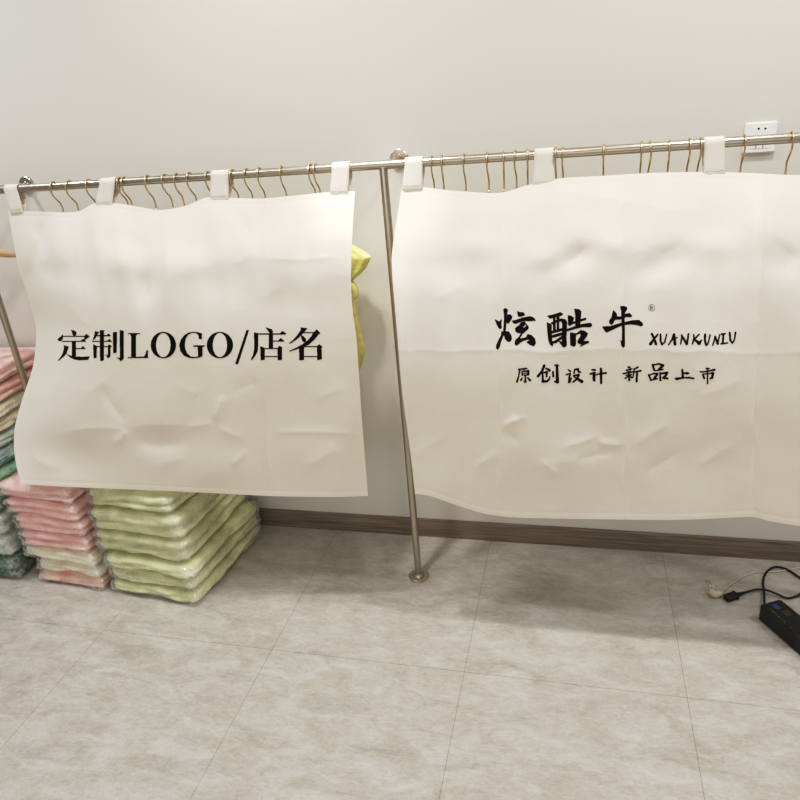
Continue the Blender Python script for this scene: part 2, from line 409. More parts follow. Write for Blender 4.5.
# left curtain
gl = coons([(8, 211), (40, 211.5), (75, 212), (95, 203.5), (118, 203.5), (140, 207), (160, 210), (185, 206), (205, 198), (220, 197.5), (260, 198.5), (300, 195), (330, 192), (355, 191)],
           [(355, 191), (352.5, 230), (351, 275), (352.5, 310), (356.5, 340), (362, 420), (368, 496)],
           [(21, 484), (60, 486.5), (130, 489.5), (200, 492.5), (270, 496), (330, 497), (368, 496)],
           [(8, 211), (18, 265), (29, 300), (36, 330), (33, 366), (22, 400), (14.5, 430), (15, 458), (21, 484)])
us = [0, .1, .22, .5, .8, 1]; vs = [0, .10, .22, .34, .6, 1]
ctrl_l = [[.004, .006, .002, .002, .002, .002],
          [.016, .046, .056, .058, .048, .038],
          [.022, .085, .112, .116, .098, .080],
          [.018, .100, .146, .150, .124, .104],
          [.075, .150, .182, .184, .148, .118],
          [.235, .235, .225, .205, .160, .125]]
creases_l = [((300, 470), (345, 445), .004, 5), ((75, 405), (110, 375), .003, 6), ((230, 395), (262, 380), -.004, 5), ((255, 300), (290, 285), .004, 6), ((65, 300), (92, 330), .004, 5), ((170, 385), (205, 395), .003, 5), ((290, 230), (330, 215), -.003, 7), ((150, 470), (190, 455), .003, 5), ((310, 400), (350, 385), .003, 5), ((100, 383), (128, 427), -.007, 5), ((60, 431), (128, 428), .004, 3), ((128, 428), (190, 424), .003, 3), ((128, 429), (112, 446), .007, 3.5), ((183, 427), (215, 424), .004, 3),
             ((225, 392), (212, 425), .007, 3.5), ((212, 427), (250, 440), .004, 4), ((268, 432), (362, 432), .004, 3), ((268, 430), (268, 494), .004, 3), ((230, 468), (248, 450), .006, 3),
             ((32, 230), (44, 275), .006, 4), ((165, 212), (165, 490), .002, 3), ((264, 200), (266, 430), .002, 3), ((255, 259), (350, 257), .004, 3),
             ((118, 208), (95, 262), .005, 8), ((110, 208), (150, 245), .004, 8), ((160, 214), (150, 285), -.006, 8), ((220, 202), (250, 260), .004, 8), ((220, 202), (190, 250), .004, 8), ((232, 205), (255, 240), -.003, 5),
             ((75, 214), (62, 262), -.004, 7), ((230, 268), (255, 252), .004, 4), ((60, 470), (25, 455), .006, 6)]
blobs_l = [(60, 273, 30, 16, -.018, 0), (120, 262, 26, 16, .016, 0), (148, 285, 11, 17, -.016, .2), (186, 265, 26, 15, .013, -.2), (225, 285, 22, 20, -.010, 0), (255, 255, 25, 18, .008, 0), (300, 300, 40, 18, -.007, 0),
           (160, 440, 24, 12, -.014, 0), (70, 455, 40, 22, -.014, .2), (220, 470, 30, 18, .006, 0), (310, 455, 30, 25, .005, 0), (42, 240, 8, 40, -.012, .3)]
left_cloth, bvh_l, WL = make_curtain('canvas_curtain', gl, 300, 240, ctrl_l, us, vs, creases_l, blobs_l, 3.3, .0062)
tag(left_cloth, 'cream canvas curtain with LOGO lettering hanging by tabs left of the steel post', 'curtain', 'canvas curtains on the rail')
add_tabs(left_cloth, WL, [(3.5, 17, 12.5, 25.5, 187, 211), (99.5, 115.2, 97.5, 114, 182, 204), (211, 229, 212, 230, 176, 198), (332, 349.5, 331, 349, 167, 193)])

# right curtain
gr = coons([(402, 187), (422, 187), (450, 190.5), (490, 193), (507, 191.5), (530, 184.5), (560, 178.5), (600, 176), (650, 173), (700, 172), (730, 172.3), (770, 174), (800, 175), (860, 172), (905, 166)],
           [(905, 166), (910, 260), (908, 340), (897, 430), (885, 537)],
           [(415, 494), (430, 496), (450, 503), (480, 512.5), (500, 516), (530, 518), (620, 519.5), (680, 519.8), (735, 517.5), (752, 517), (772, 521.5), (800, 526), (840, 530), (885, 537)],
           [(402, 187), (397.5, 215), (393, 245), (392, 268), (397, 330), (402, 390), (410, 450), (415, 494)])
ctrl_r = [[.002, .002, .002, .002, .002, .002],
          [.036, .056, .064, .064, .060, .05],
          [.088, .116, .126, .124, .118, .10],
          [.135, .158, .164, .160, .154, .13],
          [.180, .195, .200, .196, .188, .165],
          [.190, .205, .215, .212, .205, .19]]
creases_r = [((500, 192), (500, 516), .0036, 2.2), ((622, 176), (626, 518), .0042, 2.2), ((764, 174), (752, 517), .0055, 2.5), ((395, 351), (622, 350), .0019, 2.5), ((622, 350), (770, 353), .0016, 2.5), ((765, 353), (905, 345), .0016, 2.5),
             ((622, 440), (625, 516), -.002, 3), ((505, 428), (530, 415), .004, 3), ((500, 510), (505, 430), .003, 4), ((560, 268), (590, 245), -.006, 5), ((650, 260), (690, 240), -.006, 8),
             ((545, 184), (500, 250), .004, 8), ((545, 184), (590, 240), .003, 8), ((715, 178), (690, 235), .003, 9), ((560, 190), (700, 215), .002, 9), ((540, 470), (620, 450), .003, 6), ((410, 187), (420, 260), .003, 9), ((501, 431), (521, 419), .006, 3.5), ((501, 431), (521, 443), -.005, 3.5), ((557, 451), (602, 434), .005, 4), ((592, 441), (627, 446), .006, 3), ((570, 463), (627, 445), -.006, 4), ((540, 458), (562, 482), .005, 4), ((628, 452), (672, 418), .005, 5), ((472, 472), (502, 454), .004, 4), ((640, 478), (684, 448), -.005, 5), ((690, 470), (740, 440), .004, 5), ((430, 300), (470, 285), .004, 5), ((410, 460), (450, 430), .004, 6), ((700, 400), (745, 375), .003, 6), ((560, 225), (600, 205), -.003, 7), ((440, 230), (480, 205), .003, 7), ((770, 240), (800, 262), -.005, 6)]
blobs_r = [(575, 258, 28, 12, -.016, -.5), (660, 265, 34, 14, -.016, -.4), (610, 245, 22, 13, .012, 0), (450, 268, 30, 15, -.008, 0), (480, 245, 25, 12, .008, 0), (545, 258, 18, 12, .008, 0), (710, 245, 30, 14, .010, 0), (785, 262, 22, 16, -.014, 0), (760, 225, 20, 20, .006, 0),
           (430, 440, 30, 30, -.006, 0), (560, 460, 40, 25, .006, 0), (690, 460, 35, 30, -.005, 0), (640, 300, 20, 20, -.006, 0)]
right_cloth, bvh_r, WR = make_curtain('canvas_curtain', gr, 400, 250, ctrl_r, us, vs, creases_r, blobs_r, 11.7, .0058)
tag(right_cloth, 'wide cream canvas curtain with brush lettering hanging by tabs right of the post', 'curtain', 'canvas curtains on the rail')
add_tabs(right_cloth, WR, [(405, 422.5, 403, 423, 161, 187.5), (534.5, 553.5, 533, 555, 154, 184), (704, 724.5, 703, 724, 142, 173), (880, 903, 880, 903, 130, 167)])

# ------------------------------------------------------------------ printed lettering
def crop(x0, y0, k, polys=(), strokes=(), holes=()):
    tr = lambda pts: [(x0 + p[0] / k, y0 + p[1] / k) for p in pts]
    return ([tr(p) for p in polys], [[(x0 + p[0] / k, y0 + p[1] / k, p[2] / k / 2 * 1.12 + .08) for p in s_] for s_ in strokes], [tr(h) for h in holes])
def rect(x0, y0, x1, y1): return [(x0, y0), (x1, y0), (x1, y1), (x0, y1)]
def ell(cx, cy_, rx, ry, n=56): return [(cx + rx * math.cos(2 * math.pi * i / n), cy_ + ry * math.sin(2 * math.pi * i / n)) for i in range(n)]

L_TEXT = [
 crop(55, 320, 10, polys=[  # ding
  [(160,100),(190,103),(215,118),(217,140),(205,156),(190,158),(178,145),(172,120)], rect(75,158,318,168),
  [(78,140),(83,160),(78,195),(55,212),(35,208),(28,192),(40,180),(62,165)], [(290,168),(312,138),(350,162),(315,190),(284,208),(296,180)],
  rect(70,207,310,217), [(252,210),(285,187),(312,213)], rect(171,213,211,382), rect(205,280,308,290), [(258,283),(280,260),(308,286)],
  [(88,252),(140,265),(130,295),(115,335),(90,365),(60,390),(35,410),(30,403),(55,375),(75,340),(88,300),(92,275)],
  [(115,330),(130,345),(165,358),(210,365),(280,367),(350,362),(340,380),(335,398),(250,402),(195,395),(155,375),(120,345)],
  # zhi
  [(400,110),(447,122),(430,136),(400,192),(380,198),(388,170),(398,140)], rect(410,151,555,162), [(512,156),(538,133),(562,161)],
  rect(370,207,570,218), [(518,211),(545,187),(573,216)], [(450,100),(500,103),(490,114),(490,400),(470,410),(452,408)],
  [(382,242),(420,258),(418,378),(388,380)], rect(415,261,550,271), [(530,262),(540,240),(572,262),(556,275),(556,360),(545,375),(525,381),(518,358),(498,345),(530,350)],
  [(580,122),(622,118),(617,325),(583,332)], [(648,100),(692,108),(687,120),(687,385),(675,402),(655,411),(640,390),(612,373),(650,378)]]),
 crop(125, 320, 10, polys=[  # L, O
  rect(28,129,152,139), rect(62,131,110,378), [(50,139),(62,139),(62,160)], [(110,139),(126,139),(110,160)], rect(28,370,232,380), [(110,378),(110,367),(190,365),(205,345),(215,303),(232,303),(230,380)],
  ell(385,250,126,132)], holes=[ell(384,250,73,121)]),
 crop(175, 320, 10, polys=[  # G, O, /
  [(270,130),(262,132),(230,120),(185,117),(140,124),(95,150),(60,195),(44,250),(55,310),(90,355),(140,378),(190,382),(240,376),(276,362),(276,270),(300,262),(300,252),(182,252),(182,265),(228,268),(232,363),(195,370),(155,362),(120,330),(103,285),(99,240),(108,185),(130,150),(165,130),(195,127),(222,138),(236,156),(242,190),(270,190)],
  ell(450,250,131,132), [(715,100),(741,100),(632,439),(602,439)]], holes=[ell(450,249,72,121)]),
 crop(248, 320, 10, polys=[  # dian
  [(172,70),(210,82),(240,92),(250,112),(245,134),(222,140),(205,115),(185,88)], rect(95,132,380,146), [(318,134),(345,106),(384,137)],
  [(60,122),(102,132),(102,260),(98,310),(75,355),(40,402),(30,396),(52,345),(62,290),(62,200)], rect(209,140,250,283), rect(248,206,362,216), [(298,210),(330,178),(366,212)],
  [(123,260),(168,278),(168,398),(128,402)], rect(165,279,300,289), rect(165,359,300,370), [(295,280),(315,255),(345,275),(340,290),(340,398),(298,402)],
  # ming
  [(525,72),(597,82),(580,100),(555,130),(520,165),(480,200),(415,241),(410,233),(460,190),(500,140),(530,95)], rect(550,119,665,130),
  [(650,128),(688,92),(726,128),(705,145),(665,195),(610,245),(560,268),(500,288),(415,316),(408,310),(470,282),(540,245),(600,200),(640,155)],
  [(525,148),(560,165),(580,190),(580,215),(560,221),(545,212),(535,185)], [(510,262),(562,265),(560,398),(514,404)], rect(555,260,700,270), rect(555,359,697,370),
  [(690,262),(710,240),(746,265),(736,285),(740,390),(694,402)]]),
]
R_TEXT = [
 crop(490, 300, 10, polys=[  # xuan
  [(45,190),(70,202),(95,212),(115,185),(118,205),(112,240),(118,275),(105,292),(85,278),(65,240)],
  [(132,90),(155,78),(180,95),(175,125),(168,160),(163,230),(160,290),(150,330),(130,320),(138,230),(140,150)],
  [(172,145),(205,143),(226,165),(212,200),(185,236),(165,230),(165,190)], [(113,312),(150,320),(130,370),(110,420),(95,480),(80,498),(60,485),(62,450),(85,400),(110,350)],
  [(150,310),(190,315),(215,355),(220,390),(205,415),(180,420),(150,390),(138,350)],
  [(270,110),(300,120),(335,122),(352,150),(320,165),(280,167)], [(220,205),(250,200),(330,175),(400,160),(440,175),(461,207),(420,210),(330,212),(250,240),(228,228)],
  [(310,222),(345,212),(365,240),(388,265),(385,290),(350,320),(325,340),(300,385),(360,372),(375,340),(415,350),(450,385),(460,430),(440,463),(400,450),(362,420),(395,400),(380,395),(330,410),(290,440),(265,460),(245,440),(252,400),(290,365),(310,330),(275,330),(252,310),(250,280),(290,250)]],
  holes=[[(330,270),(358,245),(363,258),(340,276)]]),
 crop(540, 300, 13.333, polys=[  # ku
  [(95,210),(180,190),(270,162),(306,180),(300,205),(230,225),(130,250)], [(90,295),(130,310),(155,330),(160,450),(165,540),(177,600),(165,620),(130,590),(110,530),(98,420)],
  [(370,205),(410,205),(455,235),(430,320),(400,347),(375,330)], [(455,115),(515,118),(553,150),(535,335),(470,352),(470,200)],
  [(400,430),(480,442),(480,600),(450,626),(403,600)], [(480,445),(545,398),(600,412),(642,445),(620,490),(580,545),(652,545),(655,570),(590,598),(540,622),(528,612),(558,597),(510,580),(495,550),(520,510),(545,467),(530,447),(480,467)]],
  strokes=[[(190,240,30),(192,400,30)],[(240,220,32),(240,400,28)],[(160,310,26),(200,290,26),(290,262,30)],[(150,432,28),(300,390,32)],[(180,482,34),(285,452,32)],[(150,570,24),(210,555,32),(295,495,26)],
   [(318,285,60),(330,300,56),(322,500,54),(322,595,60)],[(322,600,50),(262,555,14)],[(390,322,20),(470,295,24),(603,250,26)],[(350,405,24),(440,375,30),(560,340,38),(665,332,50)]]),
 crop(598, 300, 13.333, polys=[  # niu
  [(205,130),(250,180),(256,218),(290,220),(350,203),(370,180),(420,172),(456,210),(440,229),(370,227),(290,262),(255,262),(225,265),(195,322),(175,333),(147,300),(150,270),(180,230),(190,180)],
  [(293,85),(340,77),(386,95),(385,130),(360,165),(355,400),(358,560),(355,615),(340,638),(310,610),(305,560),(293,538),(320,540),(322,420),(315,300),(310,150)],
  [(52,350),(90,350),(160,348),(300,305),(450,270),(545,264),(590,300),(603,330),(580,353),(520,335),(440,325),(330,335),(240,375),(110,436),(75,390)]],
  strokes=[[(716 + 42 * math.cos(a / 20 * 2 * math.pi), 103 + 45 * math.sin(a / 20 * 2 * math.pi), 3) for a in range(21)], [(702,80,5),(702,130,5)], [(702,82,4),(728,88,4),(728,104,4),(704,110,4)], [(712,108,4),(734,134,5)]]),
 crop(645, 325, 8.42, strokes=[
  [(58,75,18),(75,110,15),(93,160,18)],[(106,80,13),(78,115,13),(46,158,22)], [(130,78,13),(131,130,14),(142,165,12),(165,145,11),(182,78,9)],
  [(240,80,12),(225,125,10),(198,165,9)],[(245,78,15),(252,160,22)],[(218,130,9),(270,105,10)], [(306,82,9),(310,100,12),(300,160,10)],[(310,92,14),(352,158,20)],[(365,75,13),(355,155,13)],
  [(410,80,10),(412,110,12),(400,158,12)],[(455,78,11),(415,120,11),(455,152,26)],[(455,155,24),(478,125,7)], [(506,80,17),(504,130,15),(515,168,16),(530,158,10),(548,82,10)],
  [(590,95,12),(585,120,10),(570,170,10)],[(590,95,12),(612,155,19)],[(628,80,9),(612,160,11)], [(645,77,14),(676,72,9)],[(660,77,15),(655,152,14)],[(640,158,11),(695,150,9)],
  [(713,65,15),(718,128,14),(735,152,11),(752,125,10),(762,62,13)]]),
 crop(512, 360, 16, strokes=[  # yuan chuang
  [(105,150,22),(235,132,20)],[(128,150,22),(108,250,18),(80,345,26)],[(198,150,14),(185,175,14)],[(160,180,16),(165,240,18)],[(165,182,13),(265,172,28),(258,230,32)],[(170,212,10),(245,208,12)],[(170,242,15),(250,238,16)],
  [(212,250,20),(214,350,28),(192,345,13)],[(165,285,14),(145,318,30)],[(255,285,22),(290,325,30)],
  [(515,90,38),(480,180,30),(415,258,36)],[(545,130,20),(597,162,42)],[(490,210,22),(495,335,28)],[(480,208,18),(560,190,28),(552,262,24)],[(492,342,38),(560,340,30),(598,305,22),(602,262,14)],
  [(655,190,26),(660,262,26)],[(718,80,32),(728,350,44),(680,345,15)],[(685,82,18),(745,88,16)]]),
 crop(560, 360, 16, strokes=[  # she ji
  [(130,155,16),(165,178,28)],[(100,235,18),(165,215,22),(150,270,26),(150,350,36),(185,285,14)],[(232,150,18),(226,210,22)],[(235,152,24),(290,145,30),(295,185,26),(332,196,20)],
  [(215,250,20),(300,235,32),(275,300,26),(210,350,22)],[(220,265,14),(260,288,24),(348,342,46)],
  [(515,155,24),(560,160,28)],[(485,220,26),(560,206,26)],[(542,210,40),(545,322,38)],[(570,242,14),(600,225,20),(735,206,28)],[(655,138,32),(657,368,30)]]),
 crop(620, 360, 16, strokes=[  # xin pin
  [(130,110,24),(158,118,24)],[(98,162,18),(188,140,20)],[(115,165,14),(125,190,14)],[(170,152,14),(155,188,14)],[(55,216,22),(202,190,20)],[(137,190,24),(146,322,28)],[(92,246,15),(188,230,13)],[(130,252,14),(85,292,20)],[(165,248,15),(182,280,26)],
  [(240,137,20),(285,115,24)],[(225,140,18),(222,200,18),(205,280,16)],[(225,192,18),(330,170,26)],[(272,190,26),(265,340,30)],
  [(520,72,26),(547,160,28)],[(525,80,22),(620,60,24),(688,85,36),(622,152,36)],[(555,170,14),(680,150,24)],
  [(456,236,22),(497,322,26)],[(460,242,18),(540,215,20),(600,220,28),(545,298,34)],[(505,318,14),(590,298,22)],[(640,200,20),(646,322,28)],[(645,217,22),(755,202,32),(735,245,28),(690,285,28),(762,295,24)]]),
 crop(668, 360, 16, strokes=[  # shang shi
  [(228,155,26),(237,282,32)],[(250,210,16),(305,210,38),(335,212,14)],[(115,296,20),(145,300,36),(240,282,20),(340,282,24),(408,294,24)],
  [(612,135,20),(655,135,20)],[(515,186,18),(560,190,20),(680,168,20),(742,155,32)],[(632,150,22),(632,375,20)],[(555,232,22),(580,290,28)],[(565,228,16),(660,212,14),(722,208,32),(705,280,34),(675,296,20)]]),
]
def pip(poly, X, Y):
    ins = np.zeros(X.shape, bool); n_ = len(poly)
    for i in range(n_):
        (x1, y1), (x2, y2) = poly[i], poly[(i + 1) % n_]
        if y1 == y2: continue
        c = ((y1 > Y) != (y2 > Y)) & (X < (x2 - x1) * (Y - y1) / (y2 - y1) + x1); ins ^= c
    return ins
def lettering(crops, cloth, bvh, st=.25):
    allp = [p for c in crops for q in c[0] for p in q] + [(p[0], p[1]) for c in crops for q in c[1] for p in q]
    x0, y0 = min(p[0] for p in allp) - 3, min(p[1] for p in allp) - 3; x1, y1 = max(p[0] for p in allp) + 3, max(p[1] for p in allp) + 3
    nx, ny = int((x1 - x0) / st), int((y1 - y0) / st)
    X, Y = np.meshgrid(x0 + (np.arange(nx) + .5) * st, y0 + (np.arange(ny) + .5) * st); mask = np.zeros(X.shape, bool)
    def win(pts, pad):
        a = np.array(pts)[:, :2]; i0, i1 = int((a[:, 1].min() - pad - y0) / st), int((a[:, 1].max() + pad - y0) / st) + 2; j0, j1 = int((a[:, 0].min() - pad - x0) / st), int((a[:, 0].max() + pad - x0) / st) + 2
        return slice(max(i0, 0), i1), slice(max(j0, 0), j1)
    for polys, strokes, holes in crops:
        mk_ = np.zeros(X.shape, bool)
        for p in polys:
            w = win(p, 1); mk_[w] |= pip(p, X[w], Y[w])
        for s_ in strokes:
            for a, b in zip(s_[:-1], s_[1:]):
                w = win([a, b], max(a[2], b[2]) + 1); P = np.stack([X[w], Y[w]], -1)
                d_, t = seg_d(P, a[:2], (b[0] + 1e-6, b[1])); mk_[w] |= d_ < a[2] + (b[2] - a[2]) * t
        for h in holes:
            w = win(h, 1); mk_[w] &= ~pip(h, X[w], Y[w])
        mask |= mk_
    idx = {}; V = []; Fc = []
    o_ = Vector(CAM)
    def node(i, j):
        k = (i, j)
        if k not in idx:
            px, py = x0 + j * st, y0 + i * st; dv = Vector(F + RV * (px - 400) / FPX - UV * (py - 400) / FPX).normalized()
            hit, nrm, _, _ = bvh.ray_cast(o_, dv)
            if nrm.dot(dv) > 0: nrm = -nrm
            V.append(tuple(hit + nrm * .0009)); idx[k] = len(V) - 1
        return idx[k]
    for i, j in zip(*np.nonzero(mask)): Fc.append((node(i, j), node(i + 1, j), node(i + 1, j + 1), node(i, j + 1)))
    o = mk('printed_lettering', V, Fc, M['ink'], cloth); o['label'] = 'black printed lettering'; return o
lettering(L_TEXT, left_cloth, bvh_l); lettering(R_TEXT, right_cloth, bvh_r)

# ------------------------------------------------------------------ hangers on the rail
def hanger_mesh():
    r = .0025; Rr = .0200; zc = RAIL_R + .0026 - Rr
    pts = []
    for a in range(-25, 200, 15):
        pts.append((0, Rr * math.cos(math.radians(a)), zc + Rr * math.sin(math.radians(a))))
    pts += [(0, -.0165, zc - .020), (0, -.006, zc - .034), (0, .006, zc - .046), (0, .011, zc - .056), (0, .012, zc - .075), (0, .012, zc - .094)]
    hook = MB().tube(catmull(pts, 4), r, 8); zb = zc - .094
    body = MB(); c = .012
    body.tube(catmull([(0, c + .004, zb + .006), (0, c + .013, zb - .010), (0, c + .036, zb - .070), (0, c + .042, zb - .090), (0, c + .036, zb - .098), (0, c - .036, zb - .098), (0, c - .042, zb - .090), (0, c - .036, zb - .070), (0, c - .013, zb - .010), (0, c - .004, zb + .006)], 3), r, 8)
    body.tube([(0, c, zb + .012), (0, c, zb - .004)], .0042, 10)
    return hook, body
hk, bd = hanger_mesh()
proto = thing('wire_hanger', (0, 0, 0)); hp = hk.build('hook', M['brass'], proto, True); bp_ = bd.build('shoulder_frame', M['brass'], proto, True)
ORD = 'first second third fourth fifth sixth seventh eighth ninth tenth eleventh twelfth thirteenth fourteenth fifteenth sixteenth seventeenth eighteenth'.split()
left_px = [52, 67.5, 87, 118.5, 122.5, 146, 163, 175, 188, 206, 231, 245, 258, 280, 309, 314]
right_px = [430.5, 440.5, 462.5, 486, 502, 514, 526, 554.5, 564.5, 605.5, 643, 652, 671, 691, 702, 746, 793]
first = True
for pxs, what in ((left_px, 'above the curtain with LOGO lettering'), (right_px, 'above the curtain with brush lettering')):
    for i, px in enumerate(pxs):
        if first: r_ = proto; first = False
        else:
            r_ = proto.copy(); COL.objects.link(r_)
            for ch in (hp, bp_):
                c = ch.copy(); COL.objects.link(c); c.parent = r_
        ry = 188 - .0665 * px if px < 400 else 165 - .068 * (px - 370)
        x = on(px + 1.5 * (1 if px < 560 else -1), ry, 1, YR)[0]
        r_.location = (x, YR, H); r_.rotation_euler = (0, 0, random.uniform(-.10, .10))
        tag(r_, 'gold wire hanger, %s from the left on the rail %s' % (ORD[i], what), 'hanger', 'gold wire hangers on the steel rail')

# wooden hanger whose arm shows past the left curtain
tip = on(17, 256, 1, -.06); mid = on(0, 249.5, 1, -.085)
wx = -2.235; ctr = np.array([wx, YR, 1.262])
wh = tag(thing('wooden_hanger', (wx, YR, H)), 'pale wooden hanger arm showing at the left edge beside the cream curtain', 'hanger')
w = MB(); dirv = tip - ctr
for sgn in (1, -1):
    pts = []
    for t in np.linspace(0, 1, 15):
        p = ctr + sgn * np.array([dirv[0], dirv[1], 0]) * t; p = np.array([p[0], p[1], ctr[2] + dirv[2] * t + .010 * math.sin(t * 3.0)]); pts.append(p)
    rad = [.018 - .005 * t for t in np.linspace(0, 1, 15)]; rad[-5] *= .62; rad[-1] *= .45; rad[-2] *= .85
    w.tube(pts, rad, 12)
w.build('shoulder_arm', M['tan'], wh, True)
zc = RAIL_R + .0026 - .02
hpts = [(wx, YR + .02 * math.cos(math.radians(a)), H + zc + .02 * math.sin(math.radians(a))) for a in range(-25, 200, 15)] + [(wx, YR - .014, H + zc - .022), (wx, YR, H + zc - .04), (wx, YR, H + zc - .07), (wx, YR, 1.262)]
MB().tube(catmull(hpts, 4), .0022, 8).build('hook', M['brass'], wh, True)

# ------------------------------------------------------------------ yellow garment behind the left curtain
yd = tag(thing('yellow_garment', (-.80, YR, .7)), 'yellow garment with frilled sleeve peeking out behind the right edge of the LOGO curtain', 'clothing')
def loft(levels, yc, ry, name, ripple, parent, nseg=48, ph=0.):
    V = []; k = len(levels)
    lv = catmull([np.array(l, float) for l in levels], 4)
    for q, (py, xl, xr) in enumerate(lv):
        a, b = on(xl, py, 1, yc), on(xr, py, 1, yc); c = (a + b) / 2; rx = abs(b[0] - a[0]) / 2; f_ = q / (len(lv) - 1)
        ryy = ry * min(1, .35 + 2.2 * math.sin(math.pi * min(max(f_, .06), .94)))
        for j in range(nseg):
            th = 2 * math.pi * j / nseg; wv = 1 + ripple * math.sin(th * 9 + ph + f_ * 2)
            sx_ = math.copysign(abs(math.cos(th)) ** .8, math.cos(th)); V.append((c[0] + rx * sx_ * (wv if abs(math.cos(th)) < .9 else 1), c[1] + ryy * math.sin(th) * wv, c[2] + (b[2] - a[2]) / 2 * sx_))
    n_ = len(lv); Fc = [(i * nseg + j, i * nseg + (j + 1) % nseg, (i + 1) * nseg + (j + 1) % nseg, (i + 1) * nseg + j) for i in range(n_ - 1) for j in range(nseg)]
    Fc += [tuple(range(nseg))[::-1], tuple((n_ - 1) * nseg + j for j in range(nseg))]
    return mk(name, V, Fc, M['yellow'], parent)
loft([(222, 322, 334), (240, 318, 344), (270, 316, 346), (300, 316, 352.5), (318, 318, 357), (335, 318, 360.5), (350, 320, 364), (363, 322, 362), (376, 326, 357), (392, 332, 350)], -.17, .075, 'dress_body', .05, yd)
loft([(244.5, 338, 349), (247.5, 334, 355), (251.5, 332, 362.5), (256, 332, 370), (258.5, 332, 370.5), (262, 333, 369), (268, 334, 366), (275, 335, 359.5), (281, 336, 352)], -.10, .035, 'sleeve_frill', .07, yd, ph=1.)
loft([(281.5, 338, 351), (284, 336, 354.5), (290, 335, 357.5), (296, 335, 357.5), (300, 336, 355), (303, 338, 351)], -.115, .03, 'sleeve_cuff', .06, yd, ph=2.)

# ------------------------------------------------------------------ bagged clothes
def pillow(lx, ly, lz, k, n, fn):
    V = []; key = {}; Fc = []
    def vid(p):
        q = tuple(round(c, 6) for c in p)
        if q not in key:
            key[q] = len(V); a = np.abs(np.array(p)); s_ = (a ** k).sum() ** (1 / k); w_ = np.array(p) / s_
            V.append(fn(w_ * np.array([lx / 2, ly / 2, lz / 2]), w_))
        return key[q]
    nz_ = max(6, n // 3)
    ts = np.linspace(-1, 1, n + 1); tz = np.linspace(-1, 1, nz_ + 1)
    def face(fu, A, B):
        for i in range(len(A) - 1):
            for j in range(len(B) - 1): Fc.append((vid(fu(A[i], B[j])), vid(fu(A[i + 1], B[j])), vid(fu(A[i + 1], B[j + 1])), vid(fu(A[i], B[j + 1]))))
    face(lambda a, b: (a, b, 1), ts, ts); face(lambda a, b: (b, a, -1), ts, ts)
    face(lambda a, b: (a, -1, b), ts, tz); face(lambda a, b: (b, 1, a), tz, ts)
    face(lambda a, b: (1, a, b), ts, tz); face(lambda a, b: (-1, b, a), tz, ts)
    return V, Fc
def bag(loc, size, ang, mat, label, group, seed, folds=2, film_pad=.006):
    lx, ly, lz = size; root = thing('bagged_garment', loc); ca, sa = math.cos(ang), math.sin(ang)
    def place(p): return (loc[0] + ca * p[0] - sa * p[1], loc[1] + sa * p[0] + ca * p[1], loc[2] + lz / 2 + p[2])
    def garment(p, w_, film=False):
        q = np.array(p); side = max(abs(w_[0]), abs(w_[1])) ** 4
        fold = math.cos((w_[2] * .5 + .5) * 2 * math.pi * folds + 2.2 * noise.noise((p[0] * 7, p[1] * 7, seed))) * .5 + .5; fold = -fold ** 5
        dn = fold * .017 * side + noise.noise((p[0] * 8 + seed, p[1] * 8, p[2] * 52)) * .014 * side + noise.noise((p[0] * 34, p[1] * 34 + seed, p[2] * 90)) * .004 * side
        hv = np.array([w_[0], w_[1], 0]); L_ = np.linalg.norm(hv[:2]); 
        if L_ > 1e-6: q = q + hv / L_ * dn
        q[2] -= math.copysign(abs(noise.noise((p[0] * 9, p[1] * 9, seed + 5))) * .006 + .0012, w_[2]) * (1 if abs(w_[2]) < .97 else .5) * min(1, lz / .06)
        if film:
            corner = (abs(w_[0]) * abs(w_[1])) ** 5
            up_ = .0035 * side + (abs(noise.noise((p[0] * 20 + seed, p[1] * 20, p[2] * 26 + 3))) * .006 + abs(noise.noise((p[0] * 48, p[1] * 48, p[2] * 60 + seed))) * .002) * side + corner * .018
            up_ -= fold * .010 * side
            if L_ > 1e-6: q = q + hv / L_ * up_
        q[2] = max(q[2], -lz / 2 + (.001 if loc[2] < .01 else .0))
        return place(q * np.array([1 - film_pad * 1.2 / lx, 1 - film_pad * 1.2 / ly, 1.]))
    V, Fc = pillow(lx, ly, lz * 1.0, 12, 30, garment)
    g = mk('folded_garment', V, Fc, mat, root)
    V, Fc = pillow(lx, ly, lz * .998, 12, 30, lambda p, w_: garment(p, w_, True))
    fo = mk('plastic_bag', V, Fc, M['film'], root); at = fo.data.attributes.new('corner_glint', 'FLOAT', 'POINT'); st_ = []
    for v_ in V:       # crumpled corners painted whiter to stand in for glints
        dx, dy = v_[0] - loc[0], v_[1] - loc[1]; a_, b_ = abs(ca * dx + sa * dy) / (lx / 2), abs(-sa * dx + ca * dy) / (ly / 2)
        st_.append(max(0., min(1., (a_ * b_ - .62) / .4)))
    at.data.foreach_set('value', st_)
    tag(root, label, 'bagged clothes', group); return root

